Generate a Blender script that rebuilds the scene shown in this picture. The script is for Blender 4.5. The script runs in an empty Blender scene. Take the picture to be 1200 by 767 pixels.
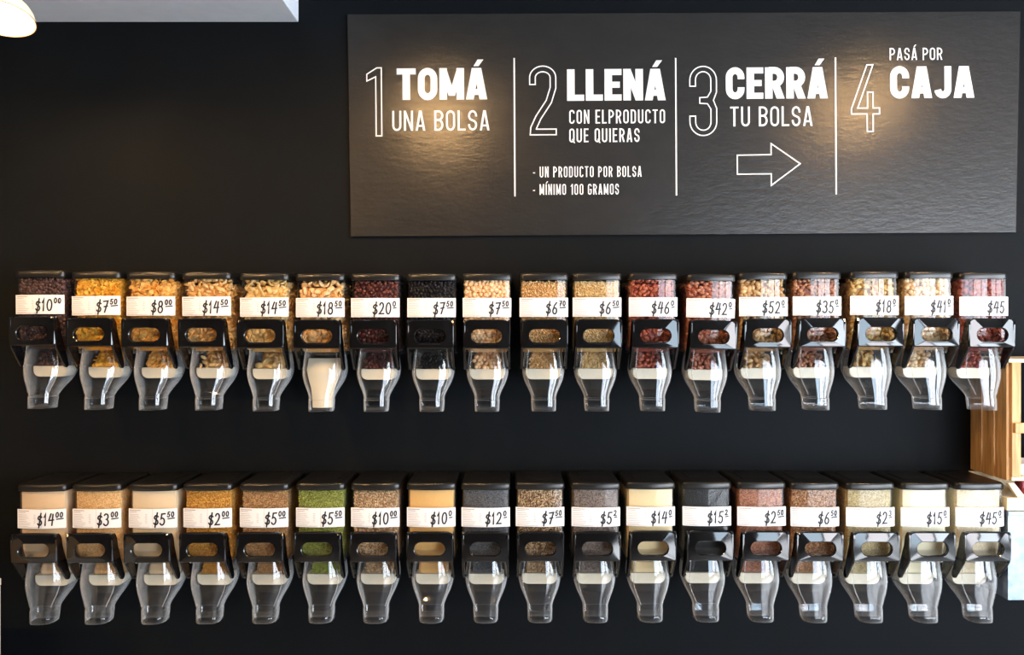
import bpy, bmesh, math, random
import numpy as np
from mathutils import Vector, Matrix

S = bpy.context.scene
COL = S.collection
PI = math.pi
random.seed(5)
rng = np.random.default_rng(7)

# ------------------------------------------------------------------ camera, light, exposure
W = 2.565            # camera to product wall
CAMZ = 1.5
F = 900.0            # focal length in pixels of a 1200 px wide frame
cam = bpy.data.cameras.new('camera'); cam.sensor_width = 36; cam.lens = 36*F/1200
cam.clip_start = 0.02
camo = bpy.data.objects.new('camera', cam); COL.objects.link(camo)
camo.location = (0, -W, CAMZ); camo.rotation_euler = (PI/2, 0, 0)
S.camera = camo
S.view_settings.view_transform = 'Standard'; S.view_settings.look = 'None'
S.view_settings.gamma = 1; S.view_settings.use_curve_mapping = False
S.view_settings.exposure = 0.0
S.cycles.max_bounces = 10; S.cycles.diffuse_bounces = 3; S.cycles.glossy_bounces = 4
S.cycles.transparent_max_bounces = 32; S.cycles.transmission_bounces = 6
S.cycles.caustics_reflective = False; S.cycles.caustics_refractive = False
S.cycles.sample_clamp_indirect = 6.0

WORLD_COLOR = (0.62, 0.74, 1.0); WORLD_STRENGTH = 0.8
w = bpy.data.worlds.new('world'); S.world = w; w.use_nodes = True
w.node_tree.nodes['Background'].inputs[0].default_value = (*WORLD_COLOR, 1)
w.node_tree.nodes['Background'].inputs[1].default_value = WORLD_STRENGTH

ROOM = dict(x0=-3.4, x1=5.3, y0=-5.4, y1=0.0, z1=2.95)
WIN = dict(x0=2.0, x1=5.2, z0=0.04, z1=2.35)
SIDE = dict(y0=-4.9, y1=-1.7, z0=0.04, z1=2.65)   # window in the right-hand wall
DAY_L = 16.0         # radiance of the daylight in the shop front
def pane_light(name, x0, x1, k, col, side=False):
    l = bpy.data.lights.new(name, 'AREA'); l.shape = 'RECTANGLE'
    win = SIDE if side else WIN
    l.size = x1-x0; l.size_y = win['z1']-win['z0']
    l.energy = DAY_L*k*PI*l.size*l.size_y; l.color = col
    o = bpy.data.objects.new(name, l); COL.objects.link(o); zc = (win['z0']+win['z1'])/2
    if side: o.location = (ROOM['x1']+0.16, (x0+x1)/2, zc); o.rotation_euler = (PI/2, 0, PI/2)     # shines towards -x
    else: o.location = ((x0+x1)/2, ROOM['y0']-0.16, zc); o.rotation_euler = (PI/2, 0, 0)           # shines towards +y
def daylight():
    """Street light through the three shop front panes and the side window."""
    pane_light('pane_daylight', WIN['x0'], WIN['x0']+1.05, 0.75, (0.66, 0.84, 1.0))
    pane_light('pane_daylight', WIN['x0']+1.05, WIN['x0']+2.11, 1.05, (0.95, 0.93, 0.98))
    pane_light('pane_daylight', WIN['x0']+2.11, WIN['x1'], 1.25, (0.80, 0.90, 1.0))
    pane_light('side_window_daylight', SIDE['y0'], SIDE['y1'], 1.0, (0.84, 0.92, 1.0), True)
daylight()
sun = bpy.data.lights.new('sun', 'SUN'); sun.energy = 45.0; sun.angle = math.radians(0.6); sun.color = (0.93, 0.96, 1.0)
suno = bpy.data.objects.new('sun', sun); COL.objects.link(suno)       # falls through the shop front onto the floor
suno.location = (6, -9, 7); suno.rotation_euler = Vector((-0.25, 0.75, -0.60)).to_track_quat('-Z', 'Y').to_euler()
LAMP_W = 38.0
LAMP_COLOR = (1.0, 0.60, 0.25)

def wall_pt(px, py, y=0.0):
    Z = W + y
    return ((px-600)/F*Z, CAMZ-(py-383.5)/F*Z)

# ------------------------------------------------------------------ materials
def new_mat(name):
    m = bpy.data.materials.new(name); m.use_nodes = True
    nt = m.node_tree; b = nt.nodes['Principled BSDF']
    return m, nt, b
def pbr(name, col, rough=0.5, metal=0.0, spec=0.5, noise=0.0, nscale=20, bump=0.0, bscale=60, coat=0.0):
    m, nt, b = new_mat(name)
    b.inputs['Base Color'].default_value = (*col, 1); b.inputs['Roughness'].default_value = rough
    b.inputs['Metallic'].default_value = metal; b.inputs['Specular IOR Level'].default_value = spec
    b.inputs['Coat Weight'].default_value = coat
    tc = nt.nodes.new('ShaderNodeTexCoord')
    if noise:
        n = nt.nodes.new('ShaderNodeTexNoise'); n.inputs['Scale'].default_value = nscale; n.inputs['Detail'].default_value = 6
        r = nt.nodes.new('ShaderNodeValToRGB')
        r.color_ramp.elements[0].position = 0.3; r.color_ramp.elements[1].position = 0.7
        r.color_ramp.elements[0].color = (*[c*(1-noise) for c in col], 1)
        r.color_ramp.elements[1].color = (*[min(1, c*(1+noise)) for c in col], 1)
        nt.links.new(tc.outputs['Object'], n.inputs['Vector'])
        nt.links.new(n.outputs['Fac'], r.inputs['Fac']); nt.links.new(r.outputs['Color'], b.inputs['Base Color'])
    if bump:
        n = nt.nodes.new('ShaderNodeTexNoise'); n.inputs['Scale'].default_value = bscale; n.inputs['Detail'].default_value = 5
        bp = nt.nodes.new('ShaderNodeBump'); bp.inputs['Strength'].default_value = bump; bp.inputs['Distance'].default_value = 0.01
        nt.links.new(tc.outputs['Object'], n.inputs['Vector'])
        nt.links.new(n.outputs['Fac'], bp.inputs['Height']); nt.links.new(bp.outputs['Normal'], b.inputs['Normal'])
    return m
def clear_plastic(name, tint=(0.95, 0.96, 0.97), haze=0.25, power=3.0, base=0.0, rough=0.06, f0=0.035):
    """Clear moulded plastic: see-through face-on, Schlick reflection, whitish haze towards the edges."""
    m = bpy.data.materials.new(name); m.use_nodes = True; nt = m.node_tree; nt.nodes.clear()
    N = nt.nodes.new
    out = N('ShaderNodeOutputMaterial'); lw = N('ShaderNodeLayerWeight'); lw.inputs['Blend'].default_value = 0.5
    def mth(op, a, b):
        n = N('ShaderNodeMath'); n.operation = op; n.use_clamp = True
        for i, v in enumerate((a, b)):
            if isinstance(v, (int, float)): n.inputs[i].default_value = v
            else: nt.links.new(v, n.inputs[i])
        return n.outputs[0]
    f5 = mth('POWER', lw.outputs['Facing'], 5.0)
    fr = mth('ADD', mth('MULTIPLY', f5, 0.9), f0)
    hz = mth('ADD', mth('MULTIPLY', mth('POWER', lw.outputs['Facing'], power), haze), base)
    t = N('ShaderNodeBsdfTransparent'); t.inputs[0].default_value = (*tint, 1)
    d = N('ShaderNodeBsdfDiffuse'); d.inputs[0].default_value = (0.85, 0.86, 0.86, 1)
    g = N('ShaderNodeBsdfGlossy'); g.inputs['Roughness'].default_value = rough; g.inputs[0].default_value = (1, 1, 1, 1)
    m1 = N('ShaderNodeMixShader'); m2 = N('ShaderNodeMixShader')
    nt.links.new(hz, m1.inputs[0]); nt.links.new(t.outputs[0], m1.inputs[1]); nt.links.new(d.outputs[0], m1.inputs[2])
    nt.links.new(fr, m2.inputs[0]); nt.links.new(m1.outputs[0], m2.inputs[1]); nt.links.new(g.outputs[0], m2.inputs[2])
    nt.links.new(m2.outputs[0], out.inputs[0])
    return m
def emit_mat(name, col, strength):
    m, nt, b = new_mat(name)
    b.inputs['Base Color'].default_value = (*col, 1)
    b.inputs['Emission Color'].default_value = (*col, 1); b.inputs['Emission Strength'].default_value = strength
    return m
def wood_mat(name, c1, c2):
    m, nt, b = new_mat(name)
    tc = nt.nodes.new('ShaderNodeTexCoord'); mp = nt.nodes.new('ShaderNodeMapping')
    mp.inputs['Scale'].default_value = (30, 30, 2.5)
    n = nt.nodes.new('ShaderNodeTexNoise'); n.inputs['Scale'].default_value = 3; n.inputs['Detail'].default_value = 8
    r = nt.nodes.new('ShaderNodeValToRGB')
    r.color_ramp.elements[0].position = 0.32; r.color_ramp.elements[1].position = 0.68
    r.color_ramp.elements[0].color = (*c1, 1); r.color_ramp.elements[1].color = (*c2, 1)
    nt.links.new(tc.outputs['Object'], mp.inputs[0]); nt.links.new(mp.outputs[0], n.inputs['Vector'])
    nt.links.new(n.outputs['Fac'], r.inputs[0]); nt.links.new(r.outputs[0], b.inputs['Base Color'])
    b.inputs['Roughness'].default_value = 0.6
    return m

M = {}
M['wall'] = pbr('black_paint', (0.0046, 0.0058, 0.0072), 0.6, spec=0.07, noise=0.12, nscale=6, bump=0.03, bscale=300)
M['wall_side'] = pbr('dark_side_paint', (0.05, 0.048, 0.045), 0.7, noise=0.05)
M['ceiling'] = pbr('ceiling_paint', (0.36, 0.35, 0.34), 0.9, noise=0.04)
M['floor'] = pbr('floor_tile', (0.42, 0.43, 0.45), 0.45, noise=0.15, nscale=3)
M['white_board'] = pbr('white_plaster', (0.74, 0.79, 0.86), 0.7, noise=0.03)
M['black_plastic'] = pbr('gloss_black_plastic', (0.004, 0.004, 0.0045), 0.06, spec=0.6, noise=0.1, nscale=30)
M['lid'] = pbr('black_lid_plastic', (0.008, 0.008, 0.008), 0.3, spec=0.5, noise=0.1, nscale=30)
M['clear'] = clear_plastic('clear_bin_plastic', haze=0.10, power=5.0, rough=0.03, f0=0.016)
M['spout'] = clear_plastic('clear_spout_plastic', haze=0.95, power=3.2, base=0.0, rough=0.05)
M['rib'] = clear_plastic('clear_rib_plastic', haze=0.55, power=1.5, base=0.18, rough=0.1)
M['gate'] = pbr('cream_plastic', (0.80, 0.70, 0.52), 0.4, noise=0.05)
M['card'] = pbr('label_card', (0.84, 0.82, 0.80), 0.6, noise=0.02)
M['print'] = pbr('label_small_print', (0.42, 0.36, 0.33), 0.7, noise=0.05)
M['marker'] = pbr('black_marker_ink', (0.008, 0.008, 0.012), 0.6, noise=0.05)
M['white_ink'] = pbr('white_vinyl_lettering', (0.86, 0.86, 0.85), 0.45, noise=0.02)
M['frame'] = pbr('dark_window_frame', (0.02, 0.02, 0.022), 0.4, noise=0.05)
M['wood'] = wood_mat('pine_wood', (0.50, 0.25, 0.085), (0.76, 0.47, 0.21))
M['pale_wood'] = wood_mat('pale_wood', (0.70, 0.56, 0.36), (0.85, 0.74, 0.54))
M['galv'] = pbr('galvanised_steel', (0.26, 0.33, 0.42), 0.5, metal=0.7, noise=0.3, nscale=25)
M['red_foil'] = pbr('dark_red_foil', (0.24, 0.012, 0.02), 0.35, noise=0.3)
M['tray'] = pbr('white_card', (0.78, 0.78, 0.78), 0.5, noise=0.03)
M['beige'] = pbr('beige_laminate', (0.62, 0.53, 0.42), 0.5, noise=0.05)
M['shade_out'] = emit_mat('lit_opal_shade', (1.0, 0.84, 0.58), 0.45)
M['shade_rim'] = pbr('tan_shade_rim', (0.22, 0.13, 0.05), 0.4, noise=0.1)
M['shade_in'] = pbr('white_enamel_shade_inside', (0.88, 0.84, 0.76), 0.4, noise=0.02)
M['brass'] = pbr('brass', (0.75, 0.48, 0.14), 0.3, metal=1.0, noise=0.08)
M['bulb'] = emit_mat('warm_bulb', (1.0, 0.72, 0.38), 30.0)
M['cable'] = pbr('black_cable', (0.01, 0.01, 0.01), 0.5, noise=0.05)

def sign_mat():
    m, nt, b = new_mat('grey_sign_vinyl')
    b.inputs['Roughness'].default_value = 0.25; b.inputs['Specular IOR Level'].default_value = 0.36
    tc = nt.nodes.new('ShaderNodeTexCoord'); mp = nt.nodes.new('ShaderNodeMapping'); mp.inputs['Scale'].default_value = (1, 1, 2.2)
    n = nt.nodes.new('ShaderNodeTexNoise'); n.inputs['Scale'].default_value = 9; n.inputs['Detail'].default_value = 5
    r = nt.nodes.new('ShaderNodeValToRGB')
    r.color_ramp.elements[0].color = (0.013, 0.0125, 0.012, 1); r.color_ramp.elements[1].color = (0.023, 0.022, 0.021, 1)
    n2 = nt.nodes.new('ShaderNodeTexNoise'); n2.inputs['Scale'].default_value = 22; n2.inputs['Detail'].default_value = 8
    n2.inputs['Roughness'].default_value = 0.65
    bp = nt.nodes.new('ShaderNodeBump'); bp.inputs['Strength'].default_value = 0.14; bp.inputs['Distance'].default_value = 0.012
    L = nt.links.new
    L(tc.outputs['Object'], mp.inputs[0]); L(mp.outputs[0], n.inputs['Vector']); L(mp.outputs[0], n2.inputs['Vector'])
    L(n.outputs['Fac'], r.inputs[0]); L(r.outputs[0], b.inputs['Base Color'])
    L(n2.outputs['Fac'], bp.inputs['Height']); L(bp.outputs[0], b.inputs['Normal'])
    return m
M['sign'] = sign_mat()

def grain_mat(name, stops, rough=0.5, spec=0.4, detail=None):
    """Food pieces: one tone per piece (random per island) plus a fine mottling."""
    m, nt, b = new_mat(name); N = nt.nodes.new; L = nt.links.new
    g = N('ShaderNodeNewGeometry'); r = N('ShaderNodeValToRGB')
    while len(r.color_ramp.elements) < len(stops): r.color_ramp.elements.new(0.5)
    for i, c in enumerate(stops):
        r.color_ramp.elements[i].position = i/(max(1, len(stops)-1)); r.color_ramp.elements[i].color = (*c, 1)
    L(g.outputs['Random Per Island'], r.inputs[0])
    tc = N('ShaderNodeTexCoord'); n = N('ShaderNodeTexNoise'); n.inputs['Scale'].default_value = 260; n.inputs['Detail'].default_value = 3
    mx = N('ShaderNodeMix'); mx.data_type = 'RGBA'; mx.blend_type = 'MULTIPLY'; mx.inputs[0].default_value = 0.45
    rr = N('ShaderNodeValToRGB'); rr.color_ramp.elements[0].position = 0.3; rr.color_ramp.elements[0].color = (0.62, 0.56, 0.5, 1)
    rr.color_ramp.elements[1].position = 0.6
    L(tc.outputs['Object'], n.inputs['Vector']); L(n.outputs['Fac'], rr.inputs[0])
    L(r.outputs[0], mx.inputs[6]); L(rr.outputs[0], mx.inputs[7]); L(mx.outputs[2], b.inputs['Base Color'])
    b.inputs['Roughness'].default_value = rough; b.inputs['Specular IOR Level'].default_value = spec
    return m
def fine_mat(name, stops, size=0.0022, bump=0.6, rough=0.7):
    """Fine seeds or powder: voronoi cells, each with its own tone and a rounded relief."""
    m, nt, b = new_mat(name); N = nt.nodes.new; L = nt.links.new
    tc = N('ShaderNodeTexCoord'); v = N('ShaderNodeTexVoronoi'); v.inputs['Scale'].default_value = 1/size
    r = N('ShaderNodeValToRGB')
    while len(r.color_ramp.elements) < len(stops): r.color_ramp.elements.new(0.5)
    for i, c in enumerate(stops):
        r.color_ramp.elements[i].position = 0.15+0.7*i/(max(1, len(stops)-1)); r.color_ramp.elements[i].color = (*c, 1)
    sp = N('ShaderNodeSeparateColor')
    L(tc.outputs['Object'], v.inputs['Vector']); L(v.outputs['Color'], sp.inputs[0]); L(sp.outputs[0], r.inputs[0])
    L(r.outputs[0], b.inputs['Base Color'])
    bp = N('ShaderNodeBump'); bp.inputs['Strength'].default_value = bump; bp.inputs['Distance'].default_value = size*0.5; bp.invert = True
    L(v.outputs['Distance'], bp.inputs['Height']); L(bp.outputs[0], b.inputs['Normal'])
    b.inputs['Roughness'].default_value = rough
    return m

# ------------------------------------------------------------------ mesh helpers
def mesh_obj(name, verts, faces, mat, parent=None, smooth=False, loc=None):
    me = bpy.data.meshes.new(name); me.from_pydata([tuple(v) for v in verts], [], [tuple(f) for f in faces]); me.update()
    if mat: me.materials.append(mat)
    if smooth: me.polygons.foreach_set('use_smooth', [True]*len(me.polygons))
    o = bpy.data.objects.new(name, me); COL.objects.link(o)
    if parent: o.parent = parent
    if loc: o.location = loc
    return o
def fix_normals(o):
    bm = bmesh.new(); bm.from_mesh(o.data); bmesh.ops.recalc_face_normals(bm, faces=bm.faces); bm.to_mesh(o.data); bm.free(); return o
def sharp(o, ang=35):
    bm = bmesh.new(); bm.from_mesh(o.data)
    for f in bm.faces: f.smooth = True
    for e in bm.edges:
        if len(e.link_faces) == 2 and e.calc_face_angle(0) > math.radians(ang): e.smooth = False
    bm.to_mesh(o.data); bm.free(); return o
class MB:
    def __init__(s): s.v = []; s.f = []
    def add(s, verts, faces):
        k = len(s.v); s.v += [tuple(v) for v in verts]; s.f += [tuple(i+k for i in f) for f in faces]
    def box(s, x0, x1, y0, y1, z0, z1):
        s.add([(x0,y0,z0),(x1,y0,z0),(x1,y1,z0),(x0,y1,z0),(x0,y0,z1),(x1,y0,z1),(x1,y1,z1),(x0,y1,z1)],
              [(3,2,1,0),(4,5,6,7),(0,1,5,4),(1,2,6,5),(2,3,7,6),(3,0,4,7)])
    def loft(s, rings, cap0=True, cap1=True):
        n = len(rings[0]); k = len(s.v)
        for r in rings: s.v += [tuple(p) for p in r]
        for a in range(len(rings)-1):
            for i in range(n):
                j = (i+1) % n
                s.f.append((k+a*n+i, k+a*n+j, k+(a+1)*n+j, k+(a+1)*n+i))
        if cap0: s.f.append(tuple(k+i for i in reversed(range(n))))
        if cap1: s.f.append(tuple(k+(len(rings)-1)*n+i for i in range(n)))
    def prism(s, pts, axis, a, b):
        """Extrude a 2-D outline: axis 'x' takes (y,z) points, 'y' takes (x,z)."""
        mk = (lambda p, t: (t, p[0], p[1])) if axis == 'x' else (lambda p, t: (p[0], t, p[1]))
        s.loft([[mk(p, a) for p in pts], [mk(p, b) for p in pts]])
    def build(s, name, mat, parent=None, smooth=False, bevel=0.0, sharp_ang=None):
        o = mesh_obj(name, s.v, s.f, mat, parent, smooth); fix_normals(o)
        if sharp_ang: sharp(o, sharp_ang)
        if bevel:
            md = o.modifiers.new('bevel', 'BEVEL'); md.width = bevel; md.segments = 2; md.limit_method = 'ANGLE'
        return o
def empty(name, loc=(0, 0, 0), rot=(0, 0, 0)):
    o = bpy.data.objects.new(name, None); o.empty_display_size = 0.05; COL.objects.link(o)
    o.location = loc; o.rotation_euler = rot; return o
def tag(o, label=None, cat=None, group=None, kind=None):
    if label: o['label'] = label
    if cat: o['category'] = cat
    if group: o['group'] = group
    if kind: o['kind'] = kind
    return o
def rrect(hw0, hw1, b, t, radii, n=6):
    """Rounded rectangle outline x in [hw0,hw1], v in [b,t]; radii = (bottom right, top right, top left, bottom left), CCW."""
    pts = []
    for (cx, cy, r, a0) in ((hw1, b, radii[0], -90), (hw1, t, radii[1], 0), (hw0, t, radii[2], 90), (hw0, b, radii[3], 180)):
        sx = -1 if cx == hw1 else 1; sy = 1 if cy == b else -1
        ox, oy = cx+sx*r, cy+sy*r
        for i in range(n+1):
            a = math.radians(a0+90*i/n); pts.append((ox+r*math.cos(a), oy+r*math.sin(a)))
    return pts

# ------------------------------------------------------------------ stroke lettering
class Stroke:
    """Flat lettering built from strokes of real width, in local (u, v) metres."""
    def __init__(s): s.v = []; s.f = []; s.lay = []
    def note(s, k):
        n = (s.lay[-1]+1) % 9 if s.lay else 0
        s.lay += [n]*(len(s.v)-len(s.lay))
    def poly(s, pts):
        k = len(s.v); s.v += [tuple(p) for p in pts]; s.f.append(tuple(range(k, k+len(pts)))); s.note(k)
    def ribbon(s, pts, t, closed=False, cap=0.0):
        P = []
        for p in pts:
            if not P or math.hypot(p[0]-P[-1][0], p[1]-P[-1][1]) > 1e-6: P.append(np.array(p, float))
        if closed and np.linalg.norm(P[0]-P[-1]) < 1e-6: P.pop()
        n = len(P)
        if not closed and cap:
            d = P[0]-P[1]; P[0] = P[0]+d/np.linalg.norm(d)*cap
            d = P[-1]-P[-2]; P[-1] = P[-1]+d/np.linalg.norm(d)*cap
        Lf, Rt = offset_pair(P, t/2, closed)
        k = len(s.v)
        for a, b in zip(Lf, Rt): s.v += [tuple(a), tuple(b)]
        m = n if closed else n-1
        for i in range(m):
            j = (i+1) % n; s.f.append((k+2*i, k+2*i+1, k+2*j+1, k+2*j))
        s.note(k)
    def disc(s, c, r, n=10):
        s.poly([(c[0]+r*math.cos(2*PI*i/n), c[1]+r*math.sin(2*PI*i/n)) for i in range(n)])
def offset_pair(P, h, closed):
    n = len(P); Lf = []; Rt = []
    for i in range(n):
        a = P[i-1] if (i > 0 or closed) else None; b = P[(i+1) % n] if (i < n-1 or closed) else None
        def nrm(p, q):
            d = q-p; l = np.linalg.norm(d); d = d/(l if l > 1e-12 else 1); return np.array((-d[1], d[0]))
        if a is None: m = nrm(P[i], b); k = 1
        elif b is None: m = nrm(a, P[i]); k = 1
        else:
            n1, n2 = nrm(a, P[i]), nrm(P[i], b); m = n1+n2; l = np.linalg.norm(m)
            m = m/l if l > 1e-6 else n1; k = 1/max(0.35, float(np.dot(m, n1)))
        Lf.append(P[i]+m*h*k); Rt.append(P[i]-m*h*k)
    return Lf, Rt
def arc(cx, cy, rx, ry, a0, a1, n=8):
    return [(cx+rx*math.cos(math.radians(a0+(a1-a0)*i/n)), cy+ry*math.sin(math.radians(a0+(a1-a0)*i/n))) for i in range(n+1)]

def glyph(st, ch, x, y, w, h, t, th):
    """Condensed sans capital in the box x..x+w, y..y+h; t = stem width, th = bar width."""
    l, r, b, tp = x+t/2, x+w-t/2, y+th/2, y+h-th/2
    rx = (r-l)/2; ry = min((tp-b)/2, rx*1.15); cx = (l+r)/2
    def D(u0, v0, u1, v1, k=1.0):
        hw = t/2*k*math.hypot(u1-u0, v1-v0)/max(1e-9, abs(v1-v0))
        st.poly([(u0-hw, v0), (u0+hw, v0), (u1+hw, v1), (u1-hw, v1)])
    def V(u): st.poly([(u-t/2, y), (u+t/2, y), (u+t/2, y+h), (u-t/2, y+h)])
    def H(u0, u1, v): st.poly([(u0, v-th/2), (u1, v-th/2), (u1, v+th/2), (u0, v+th/2)])
    tt = (t+th)/2
    base = {'Á': 'A', 'Í': 'I'}.get(ch, ch)
    if base == 'A':
        hw = t/2*1.05
        D(x+hw, y, cx-t*0.12, y+h); D(x+w-hw, y, cx+t*0.12, y+h)
        f = 0.24; H(x+hw+(cx-x-hw)*f, x+w-hw-(cx-x-hw)*f, y+h*f)
    elif base in 'O0Q':
        st.ribbon(arc(cx, tp-ry, rx, ry, 0, 180, 12)+arc(cx, b+ry, rx, ry, 180, 360, 12), tt, True)
        if base == 'Q': D(x+w*0.98, y-h*0.06, x+w*0.60, y+h*0.24, 0.8)
    elif base in 'CG':
        p = [(r, tp-ry*1.25)]+arc(cx, tp-ry, rx, ry, 0, 180, 12)+arc(cx, b+ry, rx, ry, 180, 360, 12)+[(r, b+ry*1.25)]
        if base == 'G': p[-1] = (r, y+h*0.47); st.ribbon(p, tt); H(cx, x+w, y+h*0.47)
        else: st.ribbon(p, tt)
    elif base == 'S':
        m = (tp+b)/2; q = (tp-m)/2*1.02
        st.ribbon(arc(cx, tp-q, rx, q, -8, 180, 12)+arc(cx, m+q*1.02, rx, q, 190, 232, 4)+arc(cx, m-q*1.02, rx, q, 52, 10, 4)+arc(cx, b+q, rx, q, 0, -188, 12), tt)
    elif base == 'U': st.ribbon([(l, y+h)]+arc(cx, b+ry, rx, ry, 180, 360, 12)+[(r, y+h)], tt)
    elif base == 'J': st.ribbon([(r, y+h)]+arc(cx, b+ry, rx, ry, 0, -172, 12), tt)
    elif base == 'T': V(cx); H(x, x+w, tp)
    elif base == 'L': V(l); H(x, x+w, b)
    elif base == 'I' : V(cx)
    elif base == '1': V(r); D(x+t*0.25, y+h*0.76, r-t*0.1, y+h*0.97, 0.6)
    elif base == 'E': V(l); H(x, x+w, b); H(x, x+w, tp); H(x, x+w*0.9, (b+tp)/2)
    elif base == 'N': V(l); V(r); D(r-t*0.02, y, l+t*0.02, y+h, 0.85)
    elif base == 'M': V(l); V(r); D(cx, y+h*0.12, l, y+h, 0.8); D(cx, y+h*0.12, r, y+h, 0.8)
    elif base in 'PRB':
        V(l); m = y+h*(0.46 if base != 'B' else 0.53); q = (tp-m)/2
        st.ribbon([(l, tp), (r-q*0.9, tp)]+arc(r-q*0.9, m+q, q*0.9, q, 90, -90, 10)+[(l, m)], tt)
        if base == 'R': D(r-t*0.02, y, l+(r-l)*0.55, m)
        if base == 'B':
            q = (m-b)/2; st.ribbon([(l, m), (r-q*0.8, m)]+arc(r-q*0.8, b+q, q*0.8, q, 90, -90, 10)+[(l, b)], tt)
    elif base == 'D':
        q = min(rx*1.3, (tp-b)/2)
        V(l); st.ribbon([(l, tp), (r-rx, tp)]+arc(r-rx, tp-q, rx, q, 90, 0, 8)+arc(r-rx, b+q, rx, q, 0, -90, 8)+[(l, b)], tt)
    elif base == '-': H(x, x+w, y+h*0.42)
    if ch in 'ÁÍ':
        aw = min(t, 0.2*h)*0.42; u0 = cx-0.01*h; u1 = cx+0.13*h
        st.poly([(u0-aw, y+h*1.06), (u0+aw*0.9, y+h*1.06), (u1+aw*1.1, y+h*1.27), (u1-aw*1.1, y+h*1.27)])
WID = {'M': 1.22, 'I': 0.46, 'Í': 0.46, ' ': 0.42, '1': 0.62, '-': 0.55, 'L': 0.86, 'E': 0.86, 'T': 0.94, 'A': 1.06, 'Á': 1.06, 'J': 0.9}
def line_text(st, text, x0, x1, y0, y1, stem, gap, thin=0.86):
    """Fit a line of capitals into x0..x1, baseline y0, cap height up to y1; stem and gap in units of the cap height."""
    h = y1-y0; g = gap*h; t = stem*h
    ws = [WID.get(c, 1.0) for c in text]
    wnarrow = {'I': t, 'Í': t}
    fixed = sum(wnarrow.get(c, 0) for c in text)
    tot = sum(wd for c, wd in zip(text, ws) if c not in wnarrow)
    unit = ((x1-x0)-g*(len(text)-1)-fixed)/tot
    x = x0
    for c, wd in zip(text, ws):
        cw = wnarrow.get(c, wd*unit)
        if c != ' ': glyph(st, c, x, y0, cw, h, t, t*thin)
        x += cw+g

# ------------------------------------------------------------------ the room
def structure(name, mb, mat, **k):
    o = mb.build(name, mat, **k); o['kind'] = 'structure'; return o
R_ = ROOM
b = MB(); b.box(R_['x0'], R_['x1'], 0, 0.15, 0, R_['z1']); structure('wall_back', b, M['wall'])
b = MB(); b.box(R_['x0'], R_['x1'], R_['y0']-0.15, 0.15, -0.12, 0); structure('floor', b, M['floor'])
b = MB(); b.box(R_['x0'], R_['x1'], R_['y0']-0.15, 0.15, R_['z1'], R_['z1']+0.12); structure('ceiling', b, M['ceiling'])
b = MB(); b.box(R_['x0']-0.15, R_['x0'], R_['y0']-0.15, 0.15, 0, R_['z1']); structure('wall_left', b, M['wall_side'])
b = MB(); xa, xb = R_['x1'], R_['x1']+0.15
b.box(xa, xb, R_['y0']-0.15, SIDE['y0'], 0, R_['z1']); b.box(xa, xb, SIDE['y1'], 0.15, 0, R_['z1'])
b.box(xa, xb, SIDE['y0'], SIDE['y1'], 0, SIDE['z0']); b.box(xa, xb, SIDE['y0'], SIDE['y1'], SIDE['z1'], R_['z1'])
structure('wall_right', b, M['wall_side'])
b = MB()
for y in (SIDE['y0'], SIDE['y0']+0.95, SIDE['y0']+1.9, SIDE['y1']-0.06): b.box(xa+0.02, xb-0.03, y, y+0.06, SIDE['z0'], SIDE['z1'])
for z in (SIDE['z0'], SIDE['z1']-0.05): b.box(xa+0.03, xb-0.04, SIDE['y0']+0.06, SIDE['y1']-0.06, z, z+0.05)
structure('window_2', b, M['frame'])
b = MB()
y0, y1 = R_['y0']-0.15, R_['y0']
b.box(R_['x0'], WIN['x0'], y0, y1, 0, R_['z1']); b.box(WIN['x1'], R_['x1'], y0, y1, 0, R_['z1'])
b.box(WIN['x0'], WIN['x1'], y0, y1, WIN['z1'], R_['z1']); b.box(WIN['x0'], WIN['x1'], y0, y1, 0, WIN['z0'])
structure('wall_front', b, M['wall_side'])
b = MB()
for x in (WIN['x0'], WIN['x0']+1.02, WIN['x0']+2.08, WIN['x1']-0.06): b.box(x, x+0.06, y0+0.03, y1-0.02, WIN['z0'], WIN['z1'])
for z in (WIN['z0'], 0.95, WIN['z1']-0.05): b.box(WIN['x0']+0.06, WIN['x1']-0.06, y0+0.04, y1-0.03, z, z+0.05)
structure('window_1', b, M['frame'])

# white boxed bulkhead at the top of the wall
bx1 = (350-600)/F*W; bz = CAMZ+(383.5-26)/F*W
b = MB(); b.box(R_['x0'], bx1, -0.75, 0, bz, R_['z1']); structure('trim_1', b, M['white_board'], bevel=0.003)

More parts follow.
